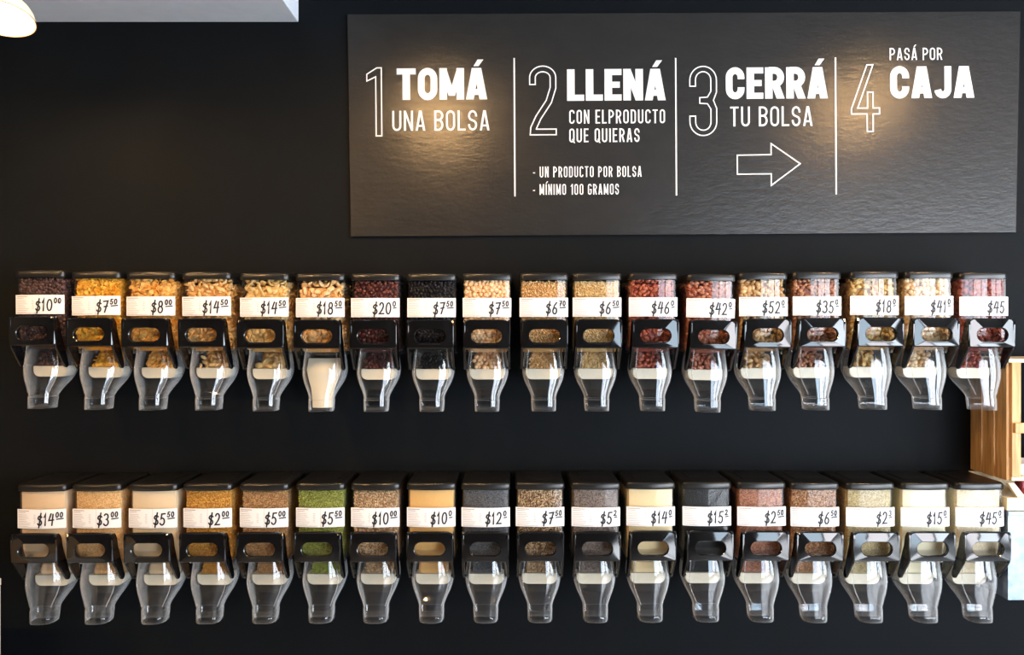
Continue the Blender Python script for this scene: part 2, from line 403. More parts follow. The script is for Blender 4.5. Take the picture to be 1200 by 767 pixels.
# ------------------------------------------------------------------ the sign
def sign():
    root = empty('instruction_sign', (*[wall_pt(800, 145)[0], -0.012], wall_pt(800, 145)[1]))
    tag(root, 'wide grey instruction board with four steps lettered in white on the black wall', 'sign')
    ox, oz = root.location.x, root.location.z
    A = math.radians(0.33)
    S0 = -0.0
    def P(px, py):
        x, z = wall_pt(px, py, -0.012); return (x-ox, z-oz)
    c = [P(411, 277), P(1191, 272.2), P(1196, 13), P(407, 16.6)]
    b = MB(); b.loft([[(p[0], 0.012-0.001, p[1]) for p in c], [(p[0], 0.0, p[1]) for p in c]])
    b.build('panel', M['sign'], root, bevel=0.0015)
    def lay(st, name, origin):
        """(u,v) are metres from the sign centre, already placed; turn about the given point by the board's tilt."""
        ca, sa = math.cos(A), math.sin(A); vs = []
        for k, (u, v) in enumerate(st.v):
            du, dv = u-origin[0], v-origin[1]
            vs.append((origin[0]+du*ca-dv*sa, -0.0009-0.00013*st.lay[k], origin[1]+du*sa+dv*ca))
        o = mesh_obj(name, vs, st.f, M['white_ink'], root); return fix_front(o)
    def fix_front(o):
        me = o.data
        bm = bmesh.new(); bm.from_mesh(me)
        bmesh.ops.recalc_face_normals(bm, faces=bm.faces)
        for f in bm.faces:
            if f.normal.y > 0: f.normal_flip()
        bm.to_mesh(me); bm.free()
        return o
    def text(name, s, px0, px1, ytop, ybase, stem, gap, thin=0.86):
        st = Stroke(); (x0, zb), (x1, zt) = P(px0, ybase), P(px1, ytop)
        line_text(st, s, x0, x1, zb, zt, stem, gap, thin)
        lay(st, name, ((x0+x1)/2, (zb+zt)/2))
    text('heading', 'TOMÁ', 465, 571, 80, 116.8, 0.24, 0.055, 0.8)
    text('heading', 'LLENÁ', 664.5, 780, 81, 117.8, 0.24, 0.055, 0.8)
    text('heading', 'CERRÁ', 850, 970, 79, 115.6, 0.24, 0.055, 0.8)
    text('heading', 'CAJA', 1042.5, 1141.5, 77.8, 114.8, 0.24, 0.055, 0.8)
    text('caption', 'UNA BOLSA', 459.7, 573.5, 129.5, 153, 0.102, 0.13)
    text('caption', 'CON ELPRODUCTO', 667, 779.3, 128.6, 144.6, 0.115, 0.14)
    text('caption', 'QUE QUIERAS', 667, 749.5, 150.5, 166.5, 0.115, 0.14)
    text('caption', 'TU BOLSA', 855.6, 952, 124.8, 147.8, 0.102, 0.13)
    text('caption', 'PASÁ POR', 1042.4, 1104, 56.2, 70.4, 0.11, 0.14)
    text('note', '- UN PRODUCTO POR BOLSA', 624.6, 751.8, 194.9, 207.4, 0.11, 0.14)
    text('note', '- MÍNIMO 100 GRAMOS', 624.6, 725.2, 215.6, 228, 0.11, 0.14)
    for px, pa, pb in ((603, 68, 230), (792.2, 68, 229), (979.4, 67.4, 227.6)):
        st = Stroke(); (x, zt), (_, zb) = P(px, pa), P(px, pb); hw = 0.0024
        st.poly([(x-hw, zb), (x+hw, zb), (x+hw, zt), (x-hw, zt)]); lay(st, 'divider', (x, (zt+zb)/2))
    LW = 0.0038
    def outline(name, loops):
        st = Stroke()
        for lp in loops: st.ribbon([P(*p) for p in lp], LW, True)
        lay(st, name, P(sum(p[0] for p in loops[0])/len(loops[0]), sum(p[1] for p in loops[0])/len(loops[0])))
    def swell(pts, wd):
        Pp = [np.array(p, float) for i, p in enumerate(pts) if i == 0 or math.hypot(p[0]-pts[i-1][0], p[1]-pts[i-1][1]) > 1e-4]; a, c2 = offset_pair(Pp, wd/2, False)
        return [tuple(p) for p in a]+[tuple(p) for p in reversed(c2)]
    # 1
    outline('numeral', [[(440.6, 159.2), (447.2, 159.2), (447, 79.6), (441.6, 79.6), (430, 87), (430, 95), (440.4, 90)]])
    # 2
    t = 6.6
    cl = [(624, 99)]+arc(636, 91, 12, 10.2, 180, 360, 14)+[(648, 103), (643, 119), (630.5, 138), (625, 150), (624.6, 154.6), (651.5, 154.6)]
    outline('numeral', [swell(cl, t)])
    # 3
    outer = [(808.4, 101)]+arc(824, 94, 15.6, 16.2, 180, 360, 16)+[(839.6, 108), (836.0, 117.6), (839.7, 127)]+arc(824, 142.6, 15.7, 16.2, 0, 180, 16)+[(808.3, 136), (815, 136)]
    inner = arc(824, 143, 9, 9.6, 180, 0, 12)+[(833, 128), (829, 121.6), (820, 121), (820, 114.4), (829, 113.8), (833, 107)]+arc(824, 93.6, 9, 9.6, 360, 180, 12)+[(815, 101)]
    outline('numeral', [outer+inner])
    # 4
    outline('numeral', [[(1016, 154), (1023, 154), (1023, 133.5), (1030.5, 133.5), (1030.5, 126.6), (1023, 126.6), (1023, 108), (1016.5, 108), (1016.5, 126.6), (1005, 126.6),
                         (1023, 76), (1016, 76), (997.6, 127.5), (997.6, 133.5), (1016, 133.5)]])
    outline('arrow', [[(864, 181.6), (903.6, 181.2), (903.6, 168.2), (937.7, 192), (903.6, 217.2), (903.6, 203.6), (864, 203.8)]])
sign()

# ------------------------------------------------------------------ pendant lamps
def pendant(loc, rim_r, h, ceil_z, label, tip=(0, 0, 0), watts=LAMP_W):
    root = empty('pendant_lamp', loc, tip)
    tag(root, label, 'lamp', 'pendant lamps')
    prof = [(1.0, 0), (0.985, 0.06), (0.93, 0.2), (0.80, 0.36), (0.62, 0.5), (0.46, 0.62), (0.36, 0.74), (0.30, 0.88), (0.26, 1.0)]
    n = 40
    mb = MB(); rings = [[(rim_r*q*math.cos(2*PI*i/n), rim_r*q*math.sin(2*PI*i/n), h*z) for i in range(n)] for q, z in prof]
    mb.loft(rings, False, False)
    o = mb.build('lamp_shade', M['shade_out'], root, smooth=True)
    mb = MB(); rings = [[((rim_r*q-0.003)*math.cos(2*PI*i/n), (rim_r*q-0.003)*math.sin(2*PI*i/n), h*z+0.0005) for i in range(n)] for q, z in prof]
    mb.loft(rings, False, True)
    li = mb.build('shade_lining', M['shade_in'], root, smooth=True)
    mb = MB(); rings = []
    for i in range(9):
        a = -PI/2+PI*i/8; rings.append([(0.026*math.cos(a)*math.cos(2*PI*k/20)+0, 0.026*math.cos(a)*math.sin(2*PI*k/20), h*0.55+0.03*math.sin(a)) for k in range(20)])
    mb.loft(rings); mb.build('bulb', M['bulb'], root, smooth=True)
    mb = MB(); mb.loft([[(rr*math.cos(2*PI*k/20), rr*math.sin(2*PI*k/20), z) for k in range(20)] for rr, z in
                        ((0.018, h*0.75), (0.024, h*0.98), (0.024, h*1.12), (0.012, h*1.2))]); mb.build('lamp_socket', M['brass'], root, smooth=True)
    mb = MB(); rings = []
    for a in range(8):
        t = 2*PI*a/8; rings.append([((rim_r-0.0005+0.0016*math.cos(t))*math.cos(2*PI*k/n), (rim_r-0.0005+0.0016*math.cos(t))*math.sin(2*PI*k/n), 0.0016*math.sin(t)) for k in range(n)])
    rings.append(rings[0]); mb.loft(rings, False, False); mb.build('shade_rim', M['shade_rim'], root, smooth=True)
    top = ceil_z-loc[2]
    if top > h*1.2:
        mb = MB(); mb.loft([[(0.004*math.cos(2*PI*k/8), 0.004*math.sin(2*PI*k/8), z) for k in range(8)] for z in (h*1.19, top-0.012)]); mb.build('cord', M['cable'], root)
        mb = MB(); mb.loft([[(0.03*math.cos(2*PI*k/20), 0.03*math.sin(2*PI*k/20), z) for k in range(20)] for z in (top-0.018, top)]); mb.build('ceiling_rose', M['cable'], root)
    l = bpy.data.lights.new('lamp_light', 'POINT'); l.energy = watts; l.color = LAMP_COLOR; l.shadow_soft_size = 0.03
    lo = bpy.data.objects.new('lamp_light', l); COL.objects.link(lo); lo.parent = root; lo.location = (0, 0, h*0.16)
    return root
lx, lz = wall_pt(0, 21.5, -0.45)
pendant((lx, -0.45, lz), 0.086, 0.112, bz, 'lit white pendant lamp hanging under the white bulkhead', (math.radians(-13), math.radians(-3), 0), watts=LAMP_W*0.3)
pendant((-0.33, -1.0, 2.5), 0.11, 0.125, R_['z1'], 'lit pendant lamp hanging in front of the first step of the sign')
pendant((1.60, -1.0, 2.55), 0.11, 0.125, R_['z1'], 'lit pendant lamp hanging in front of the fourth step of the sign')
pendant((-1.55, -2.2, 2.5), 0.11, 0.125, R_['z1'], 'added warm fill pendant lamp out of view opposite the cereal dispensers', watts=LAMP_W*2.3)  # unseen pendant, added to throw warm light on the left dispenser fronts
pendant((-2.75, -2.2, 2.5), 0.11, 0.125, R_['z1'], 'added warm fill pendant lamp out of view beside the dark side wall', watts=LAMP_W*2.3)  # second unseen pendant, added for the same warm frontal fill

# ------------------------------------------------------------------ dispenser parts (local: x along the wall, y=0 wall, z=0 spout tip)
BOW = 0.010
def front_y(x, base=-0.205): return base+BOW*(x/0.075)**2
def bin_section(hw, yf, yb, n=12, r=0.008):
    """Plan of the bin: bowed front, straight sides, square back."""
    pts = []
    for i in range(n+1):
        x = -hw+r*0.5+(2*hw-r)*i/n; pts.append((x, yf+BOW*(x/0.075)**2))
    e = yf+BOW
    pts += [(hw, e+r), (hw, (e+yb)/2), (hw, yb-0.004), (hw-0.004, yb), (0, yb), (-hw+0.004, yb), (-hw, yb-0.004), (-hw, (e+yb)/2), (-hw, e+r)]
    return pts
ROT0 = []
def make_dispenser_parts(root):
    # bin: clear body, tapering a little at the bottom
    mb = MB(); rings = []
    for z, yf, yb, hw in ((0.172, -0.185, -0.03, 0.069), (0.21, -0.198, -0.02, 0.0718), (0.262, -0.205, -0.016, 0.0725), (0.266, -0.205, -0.016, 0.0725), (0.33, -0.205, -0.016, 0.0725), (0.4025, -0.205, -0.016, 0.0725), (0.4045, -0.205, -0.016, 0.0725)):
        rings.append([(x, y, z) for x, y in bin_section(hw, yf, yb)])
    mb.loft(rings, False, False)
    o = mb.build('bin', M['clear'], root, sharp_ang=40)
    md = o.modifiers.new('wall', 'SOLIDIFY'); md.thickness = 0.0022; md.offset = -1
    # lid
    mb = MB(); rings = []
    for z, d in ((0.4020, 0.0), (0.4045, 0.0012), (0.4175, 0.0012), (0.4205, 0.0), (0.4232, -0.0022), (0.4240, -0.006)):
        rings.append([(x, y, z) for x, y in bin_section(0.0745+d, -0.2085-d, -0.012)])
    mb.loft(rings); lid = mb.build('lid', M['lid'], root, sharp_ang=50)
    mb = MB(); mb.prism([(-0.02, 0.4235), (-0.06, 0.4262), (-0.15, 0.4262), (-0.185, 0.4235)], 'x', -0.045, 0.045); mb.build('lid_panel', M['lid'], lid)
    # wall plate
    mb = MB(); mb.prism(rrect(-0.068, 0.068, 0.19, 0.40, (0.01,)*4, 4), 'y', -0.0155, -0.0015); mb.build('wall_plate', M['lid'], root)
    # spout
    lv = [(0.0, .0378, -.2165, -.1590), (0.018, .0383, -.2168, -.1580), (0.036, .0390, -.2172, -.1565), (0.0365, .0374, -.2155, -.1580), (0.048, .0400, -.2160, -.1490), (0.065, .0475, -.2164, -.1350),
          (0.085, .0575, -.2170, -.1170), (0.105, .0640, -.2175, -.1050), (0.122, .0660, -.2178, -.0990), (0.145, .0640, -.2178, -.0970), (0.17, .0605, -.2175, -.0980), (0.197, .0580, -.2172, -.1000)]
    lv = [(z, hw, yf+0.0095-0.0185*(1-z/0.195), yb-0.006*max(0, 1-z/0.06)) for z, hw, yf, yb in lv]   # front wall leans back towards the top
    mb = MB(); rings = []
    def cat(a, b_, c, d, t): return tuple(0.5*(2*b_[i]+(c[i]-a[i])*t+(2*a[i]-5*b_[i]+4*c[i]-d[i])*t*t+(3*b_[i]-a[i]-3*c[i]+d[i])*t**3) for i in range(4))
    fine = lv[:4]
    for k in range(4, len(lv)-1):
        for q in range(3): fine.append(cat(lv[k-1], lv[k], lv[k+1], lv[min(k+2, len(lv)-1)], q/3))
    fine.append((0.1955, .0581, lv[-1][2]-0.0001, -.0998)); fine.append(lv[-1])
    for z, hw, yf, yb in fine:
        dp = (yb-yf)*0.62; rb = min(0.012, (yb-yf)*0.3); sec = []
        for i in range(25):      # bowed front, then the squared back
            a = PI+PI*i/24; c_, s_ = math.cos(a), math.sin(a)
            sec.append((hw*math.copysign(abs(c_)**0.72, c_), yf+dp+dp*math.copysign(abs(s_)**0.85, s_), z))
        for cx_, a0 in ((hw-rb, 0), (-hw+rb, 90)):
            for i in range(6):
                a = math.radians(a0+90*i/5); sec.append((cx_+rb*math.cos(a), yb-rb+rb*math.sin(a), z))
        rings.append(sec)
    mb.loft(rings, False, False); sp = mb.build('spout', M['spout'], root, sharp_ang=60)
    md = sp.modifiers.new('wall', 'SOLIDIFY'); md.thickness = 0.0024; md.offset = -1
    for sd in (-1, 1):
        rr = []
        for z, hw, yf, yb in fine[4:]:
            dp = (yb-yf)*0.62; q = 0.80; c_ = q**(1/0.72); y_ = yf+dp-dp*(1-c_*c_)**0.425-0.0011
            rr.append([(sd*hw*q+0.0013*math.cos(2*PI*k/8), y_+0.0013*math.sin(2*PI*k/8), z) for k in range(8)])
        mb = MB(); mb.loft(rr); mb.build('spout_rib', M['rib'], sp, smooth=True)
    # handle: tilted front plate with an oval grip hole
    zc = 0.231
    out = rrect(-0.0705, 0.0705, 0.193-zc, 0.281-zc, (0.006, 0.020, 0.020, 0.006), 8)
    hole = rrect(-0.0465, 0.0465, -0.0205, 0.0205, (0.0204,)*4, 8)
    def grow(pts, d):
        Pp = [np.array(p) for p in pts]; a, c = offset_pair(Pp, abs(d), True); return c if d > 0 else a   # CCW: right side is outside
    yz = lambda p, off: (p[0], -0.2400-(0.281-zc-p[1])*0.06+off+0.0045*(p[0]/0.07)**2-0.001, p[1]+zc)
    loops = [[yz(p, 0.0) for p in grow(hole, 0.002)], [yz(p, 0.0) for p in grow(out, -0.003)], [yz(p, 0.0028) for p in out], [yz(p, 0.012) for p in out],
             [yz(p, 0.012) for p in hole], [yz(p, 0.002) for p in hole], [yz(p, 0.0) for p in grow(hole, 0.002)]]
    mb = MB(); mb.loft(loops, False, False); hd = mb.build('handle', M['black_plastic'], root)
    bm = bmesh.new(); bm.from_mesh(hd.data); bmesh.ops.remove_doubles(bm, verts=bm.verts, dist=1e-5); bm.to_mesh(hd.data); bm.free(); fix_normals(hd); sharp(hd, 30)
    ap = [(-.2388, .272), (-.2400, .262), (-.2385, .205), (-.2330, .186), (-.1925, .133), (-.187, .1262), (-.179, .1235), (-.171, .1268), (-.1685, .134), (-.171, .142), (-.2085, .235), (-.214, .262), (-.222, .274), (-.228, .280), (-.235, .2795)]
    for s in (-1, 1):
        mb = MB(); xa, xb = sorted((s*0.0645, s*0.0712)); mb.prism(ap, 'x', xa, xb); mb.build('handle_arm', M['black_plastic'], hd, bevel=0.0015)
    # pivot pins
    for s in (-1, 1):
        mb = MB(); xs = sorted((s*0.0600, s*0.0728))
        mb.loft([[(x, -.179+0.0035*math.cos(2*PI*k/12), .132+0.0035*math.sin(2*PI*k/12)) for k in range(12)] for x in xs]); mb.build('pivot_pin', M['black_plastic'], hd, smooth=False)
    # label card on the bowed front
    mb = MB(); n = 14; hw = 0.0748
    rings = []
    for i in range(n+1):
        x = -hw+2*hw*i/n; y = front_y(x)
        rings.append([(x, y-0.0032, 0.2890), (x, y-0.0018, 0.2890), (x, y-0.0018, 0.3478), (x, y-0.0032, 0.3478)])
    mb.loft(rings); lab = mb.build('price_label', M['card'], root, sharp_ang=40)
    # unreadable small print: rows and columns of fine grey rules, and the dividing line
    mb = MB(); r2 = random.Random(3)
    def rule(u0, u1, v, th):
        k = 5; x0, x1 = -hw+2*hw*u0, -hw+2*hw*u1; z = 0.289+0.0588*v
        for i in range(k):
            xa, xb = x0+(x1-x0)*i/k, x0+(x1-x0)*(i+1)/k; ya, yb_ = front_y(xa)-0.0037, front_y(xb)-0.0037
            mb.add([(xa, ya, z), (xb, yb_, z), (xb, yb_, z+th), (xa, ya, z+th), (xa, ya+0.0004, z), (xb, yb_+0.0004, z), (xb, yb_+0.0004, z+th), (xa, ya+0.0004, z+th)],
                   [(0,1,2,3), (7,6,5,4), (0,4,5,1), (3,2,6,7), (1,5,6,2), (0,3,7,4)])
    rule(0.03, 0.27, 0.90, 0.0022); rule(0.03, 0.19, 0.82, 0.0014)
    for k in range(8):
        v = 0.70-0.085*k; rule(0.03, 0.20+0.10*r2.random(), v, 0.0009)
        if k < 6: rule(0.36+0.02*r2.random(), 0.41, v, 0.0011)
    rule(0.03, 0.46, 0.05, 0.0009)
    rule(0.523, 0.527, 0.0, 0.0586)
    mb.build('small_print', M['print'], lab)
    return lab, hd
def gate_mesh(root, tilted=False):
    """Cream flow gate in the spout: a trough with rounded lower corners."""
    o2 = rrect(-0.0555, 0.0555, 0.093, 0.1265, (0.020, 0.002, 0.002, 0.020), 6)
    mb = MB()
    if not tilted:
        def sc(p, k): return (p[0]*k, 0.110+(p[1]-0.110)*k)
        mb.loft([[(*(sc(p, 0.97)[0:1]), -0.1460, sc(p, 0.97)[1]) for p in o2], [(p[0], -0.1435, p[1]) for p in o2], [(p[0], -0.102, p[1]) for p in o2]])
        return mb.build('flow_gate', M['gate'], root, sharp_ang=50)
    rings = []
    for y, z, hw in ((-0.150, 0.160, 0.049), (-0.157, 0.125, 0.054), (-0.165, 0.095, 0.046), (-0.172, 0.065, 0.036), (-0.176, 0.030, 0.032), (-0.177, 0.008, 0.031)):
        rings.append([(-hw, y+0.004, z), (-hw*0.5, y-0.002, z), (0, y-0.004, z), (hw*0.5, y-0.002, z), (hw, y+0.004, z), (hw, y+0.010, z), (0, y+0.006, z), (-hw, y+0.010, z)])
    mb.loft(rings); return mb.build('flow_gate', M['gate'], root, sharp_ang=60)

# handwritten figures
HAND = {
 '0': [arc(0.5, 0.5, 0.40, 0.48, 100, 460, 16)],
 '1': [[(0.18, 0.70), (0.55, 1.0), (0.50, 0.0)]],
 '2': [arc(0.46, 0.72, 0.34, 0.27, 165, -20, 10)+[(0.62, 0.40), (0.12, 0.03), (0.92, 0.04)]],
 '3': [arc(0.44, 0.75, 0.36, 0.24, 150, -70, 10)+arc(0.44, 0.26, 0.42, 0.27, 75, -150, 12)],
 '4': [[(0.42, 1.0), (0.08, 0.42), (0.92, 0.46)], [(0.78, 0.95), (0.66, 0.0)]],
 '5': [[(0.88, 0.98), (0.30, 0.96), (0.22, 0.56)]+arc(0.42, 0.30, 0.40, 0.30, 110, -150, 12)],
 '6': [[(0.74, 0.98), (0.36, 0.72), (0.14, 0.34)]+arc(0.48, 0.26, 0.36, 0.26, 180, 530, 14)],
 '7': [[(0.10, 0.94), (0.88, 0.98), (0.36, 0.0)], [(0.24, 0.48), (0.80, 0.52)]],
 '8': [arc(0.50, 0.75, 0.30, 0.24, 270, 630, 14), arc(0.48, 0.26, 0.38, 0.27, 90, 450, 14)],
 '9': [arc(0.46, 0.72, 0.36, 0.27, 0, 360, 14)+[(0.78, 0.40), (0.66, 0.0)]],
 '$': [[(0.86, 0.78)]+arc(0.50, 0.68, 0.36, 0.20, 30, 190, 8)+arc(0.46, 0.30, 0.38, 0.21, 80, -160, 10), [(0.66, 1.12), (0.36, -0.12)]],
}
def price_marks(lab, main, sup, seed, underline=True):
    r = random.Random(seed); st = Stroke()
    hw = 0.0748; LW_, LH = 2*hw, 0.0588; z0 = 0.289
    def put(ch, u, v, w_, h_, t):
        sh = 0.10+0.05*r.random(); dy = (r.random()-0.5)*0.05*h_
        for pl in HAND[ch]:
            pts = [(u+x*w_+sh*(y-0.4)*w_, v+dy+y*h_) for x, y in pl]
            st.ribbon(pts, t); st.disc(pts[0], t/2); st.disc(pts[-1], t/2)
    H_ = 0.60*LH; t = 0.0045
    n = len(main); cw = 0.115*LW_; one = 0.075*LW_
    widths = [one if c == '1' else cw for c in main]
    end = 0.80 if sup else 0.93
    if len(sup) == 1: end = 0.85
    x = -hw+end*LW_-sum(widths)-0.003*n
    put('$', x-0.122*LW_, z0+0.12*LH, 0.105*LW_, H_*1.0, t)
    for c, w_ in zip(main, widths):
        put(c, x+0.001, z0+0.15*LH+0.02*LH*r.random(), w_*0.95, H_, t); x += w_+0.003
    if sup:
        x = -hw+(end+0.015)*LW_; sw = 0.062*LW_ if len(sup) > 1 else 0.07*LW_
        for c in sup:
            put(c, x, z0+0.57*LH, sw*0.85, 0.26*LH, t*0.78); x += sw+0.002
        if underline:
            a = -hw+(end+0.02)*LW_
            st.ribbon([(a, z0+0.47*LH), (x-0.001, z0+0.50*LH)], t*0.8)
    verts = []
    for k, (x, z) in enumerate(st.v):
        verts.append((x, front_y(max(-0.07, min(0.0735, x)))-0.0038-0.00008*st.lay[k], z))
    o = mesh_obj('handwritten_price', verts, st.f, M['marker'], lab)
    bm = bmesh.new(); bm.from_mesh(o.data)
    for f in bm.faces:
        f.normal_update()
        if f.normal.y > 0: f.normal_flip()
    bm.to_mesh(o.data); bm.free()
    return o

# ------------------------------------------------------------------ food
def ico(sub):
    bm = bmesh.new(); bmesh.ops.create_icosphere(bm, subdivisions=sub, radius=1.0)
    v = np.array([x.co[:] for x in bm.verts]); f = np.array([[q.index for q in p.verts] for p in bm.faces]); bm.free(); return v, f
ICO1, ICO2 = ico(1), ico(2)
def base_shape(kind):
    v, f = ICO2 if kind in ('ball', 'nut', 'chip', 'stick', 'flake') else ICO1
    v = v.copy()
    if kind == 'ball': v *= (1, 1, 1)
    elif kind == 'nut': v *= (1.0, 0.62, 0.60)
    elif kind == 'stick':
        v[:, 2] *= 0.36; v[:, 1] *= 0.42; v[:, 2] += 0.22*(v[:, 0]**2)
    elif kind == 'chip':
        v[:, 2] *= 0.26; v[:, 1] *= 0.62; v[:, 2] += 0.42*(v[:, 0]**2)-0.15*v[:, 1]
    elif kind == 'flake':
        v[:, 2] *= 0.18; v[:, 1] *= 0.85; v[:, 2] += 0.38*v[:, 0]**2-0.3*v[:, 1]**2+0.15*np.sin(v[:, 0]*5)
    elif kind == 'raisin':
        v *= (1.0, 0.7, 0.65)
    elif kind == 'seed': v *= (1.0, 0.5, 0.45)
    elif kind == 'grain': v *= (1.0, 0.8, 0.75)
    return v, f
def rot_mats(n, tilt):
    """Random rotations; tilt = how much the pieces leave the plane they lie against."""
    a = rng.uniform(0, 2*PI, n); b_ = rng.normal(0, tilt, n); c = rng.normal(0, tilt, n)
    def R(ax, t):
        z, o, co, si = np.zeros(n), np.ones(n), np.cos(t), np.sin(t)
        m = {'x': [[o,z,z],[z,co,-si],[z,si,co]], 'y': [[co,z,si],[z,o,z],[-si,z,co]], 'z': [[co,-si,z],[si,co,z],[z,z,o]]}[ax]
        return np.stack([np.stack(r, -1) for r in m], -2)
    return R('x', b_) @ R('y', c) @ R('z', a)
def food(root_loc, rotz, name, label, cat, shape, size, mat, fill, pile=True, dense=1.0, tilt=0.5):
    V = []; Fc = []; k = 0
    def addm(v, f):
        nonlocal k
        V.append(v); Fc.extend((np.asarray(f)+k).tolist() if isinstance(f, np.ndarray) else [tuple(i+k for i in q) for q in f]); k += len(v)
    def block(rings):
        mb = MB(); mb.loft(rings); o = mb; addm(np.array(o.v), o.f)
    top = fill
    hw = 0.0695; fine = shape is None
    ins = 0.0 if fine else size*0.55
    def sec(z, yf, d): return [(x*(1 if abs(x) < 1e9 else 1), y, z) for x, y in bin_section(hw-d, yf+0.0035+d, -0.022)]
    # the mass of food in the bin: a gently uneven heap on top
    rings = [sec(0.180, -0.180, ins), sec(0.215, -0.196, ins), sec(0.262, -0.2015, ins), sec(top-ins, -0.2015, ins)]
    mb = MB(); mb.loft(rings, True, False)
    n = len(rings[-1]); last = len(mb.v)-n
    for q, dz in ((0.7, 0.003), (0.35, 0.005)):
        s0 = len(mb.v)
        for i in range(n):
            x, y, z = rings[-1][i]; mb.v.append((x*q, -0.11+(y+0.11)*q, z+dz+rng.uniform(-0.0015, 0.0015)))
        for i in range(n): j = (i+1) % n; mb.f.append((last+i, last+j, s0+j, s0+i))
        last = s0
    mb.f.append(tuple(last+i for i in range(n)))
    addm(np.array(mb.v), mb.f)
    # the little heap resting on the gate
    if pile:
        rings = []
        for z, hw_, yf in ((0.1270, 0.046, -0.139), (0.138, 0.0475, -0.138), (0.152, 0.046, -0.132), (0.168, 0.043, -0.124), (0.180, 0.038, -0.116)):
            rings.append([(x, y, z) for x, y in rrect(-hw_+ins*0.6, hw_-ins*0.6, yf+ins*0.6, -0.104, (0.012, 0.003, 0.003, 0.012), 4)])
        mb = MB(); mb.loft(rings); addm(np.array(mb.v), mb.f)
    if not fine:
        bv, bf = base_shape(shape); nv = len(bv)
        def scatter(n, pos, frame, sz):
            nonlocal k
            n = len(pos)
            Rm = rot_mats(n, tilt) ; s = sz*0.5*rng.uniform(0.82, 1.18, n)
            loc = np.einsum('nij,vj->nvi', Rm, bv)*s[:, None, None]
            loc = loc @ np.array(frame).T     # local (a, b, out) -> world
            vv = (loc+pos[:, None, :]).reshape(-1, 3); V.append(vv)
            ff = (bf[None]+(np.arange(n)*nv)[:, None, None]+k).reshape(-1, 3); Fc.extend(ff.tolist()); k += len(vv)
        step = size*(0.80 if shape in ('ball', 'nut', 'raisin', 'grain') else 0.62)/dense
        rowstep = step*0.82 if shape != 'nut' else step*0.66
        def grid(u0, u1, v0, v1):
            P_ = []
            v = v0; j = 0
            while v <= v1:
                u = u0+(step/2 if j % 2 else 0)
                while u <= u1:
                    P_.append((u+rng.normal(0, step*0.16), v+rng.normal(0, step*0.16))); u += step
                v += rowstep; j += 1
            return np.array(P_) if P_ else np.zeros((0, 2))
        m = size*0.42
        # against the clear front
        g = grid(-hw+m, hw-m, 0.200, top-m*0.8)
        g[:, 0] = np.clip(g[:, 0], -hw+m*0.9, hw-m*0.9)
        dep = rng.uniform(0.30, 0.72, len(g))*size
        fy = np.interp(g[:, 1], [0.18, 0.215, 0.262], [-0.180, -0.196, -0.2015])
        pos = np.stack([g[:, 0], fy+BOW*(g[:, 0]/0.075)**2+0.001+dep, g[:, 1]+rng.normal(0, size*0.05, len(g))], 1)
        scatter(0, pos, [[1, 0, 0], [0, 0, 1], [0, 1, 0]], size)
        # along the clear sides
        for s in (-1, 1):
            g = grid(-0.19, -0.05, 0.195, top-m*0.8)
            pos = np.stack([s*(hw-0.4*size-0.001*np.ones(len(g))), np.clip(g[:, 0], -0.187+m, -0.03), g[:, 1]], 1)
            scatter(0, pos, [[0, 0, 1], [1, 0, 0], [0, 1, 0]], size)
        # on top
        g = grid(-hw+m, hw-m, -0.19, -0.12)
        g[:, 0] = np.clip(g[:, 0], -hw+m, hw-m)
        pos = np.stack([g[:, 0], np.clip(g[:, 1], -0.1975+m+BOW*(g[:, 0]/0.075)**2, 0), top-0.001+0.25*size*rng.uniform(-1, 0.6, len(g))], 1)
        scatter(0, pos, [[1, 0, 0], [0, 1, 0], [0, 0, 1]], size)
        if pile:
            sz = size
            P_ = []
            g = grid(-0.044+m*0.7, 0.044-m*0.7, 0.127+m*0.8, 0.184)
            hh = 0.184-0.022*(g[:, 0]/0.044)**2
            g = g[g[:, 1] < hh]
            yy = -0.136+0.55*np.clip(g[:, 1]-0.135, 0, 1)
            pos = np.stack([g[:, 0], yy+rng.uniform(-0.42, -0.10, len(g))*size, g[:, 1]], 1)
            scatter(0, pos, [[1, 0, 0], [0, 0, 1], [0, 1, 0]], sz)
    me = bpy.data.meshes.new(name); me.from_pydata(np.concatenate(V).tolist(), [], Fc); me.update()
    me.materials.append(mat)
    if not fine: me.polygons.foreach_set('use_smooth', [len(p.vertices) == 3 for p in me.polygons])
    o = bpy.data.objects.new(name, me); COL.objects.link(o); o.location = root_loc; o.rotation_euler = (0, rotz, 0)
    bm = bmesh.new(); bm.from_mesh(me); bmesh.ops.recalc_face_normals(bm, faces=[f for f in bm.faces if len(f.verts) != 3]); bm.to_mesh(me); bm.free()
    tag(o, label, cat, None, 'stuff')
    return o

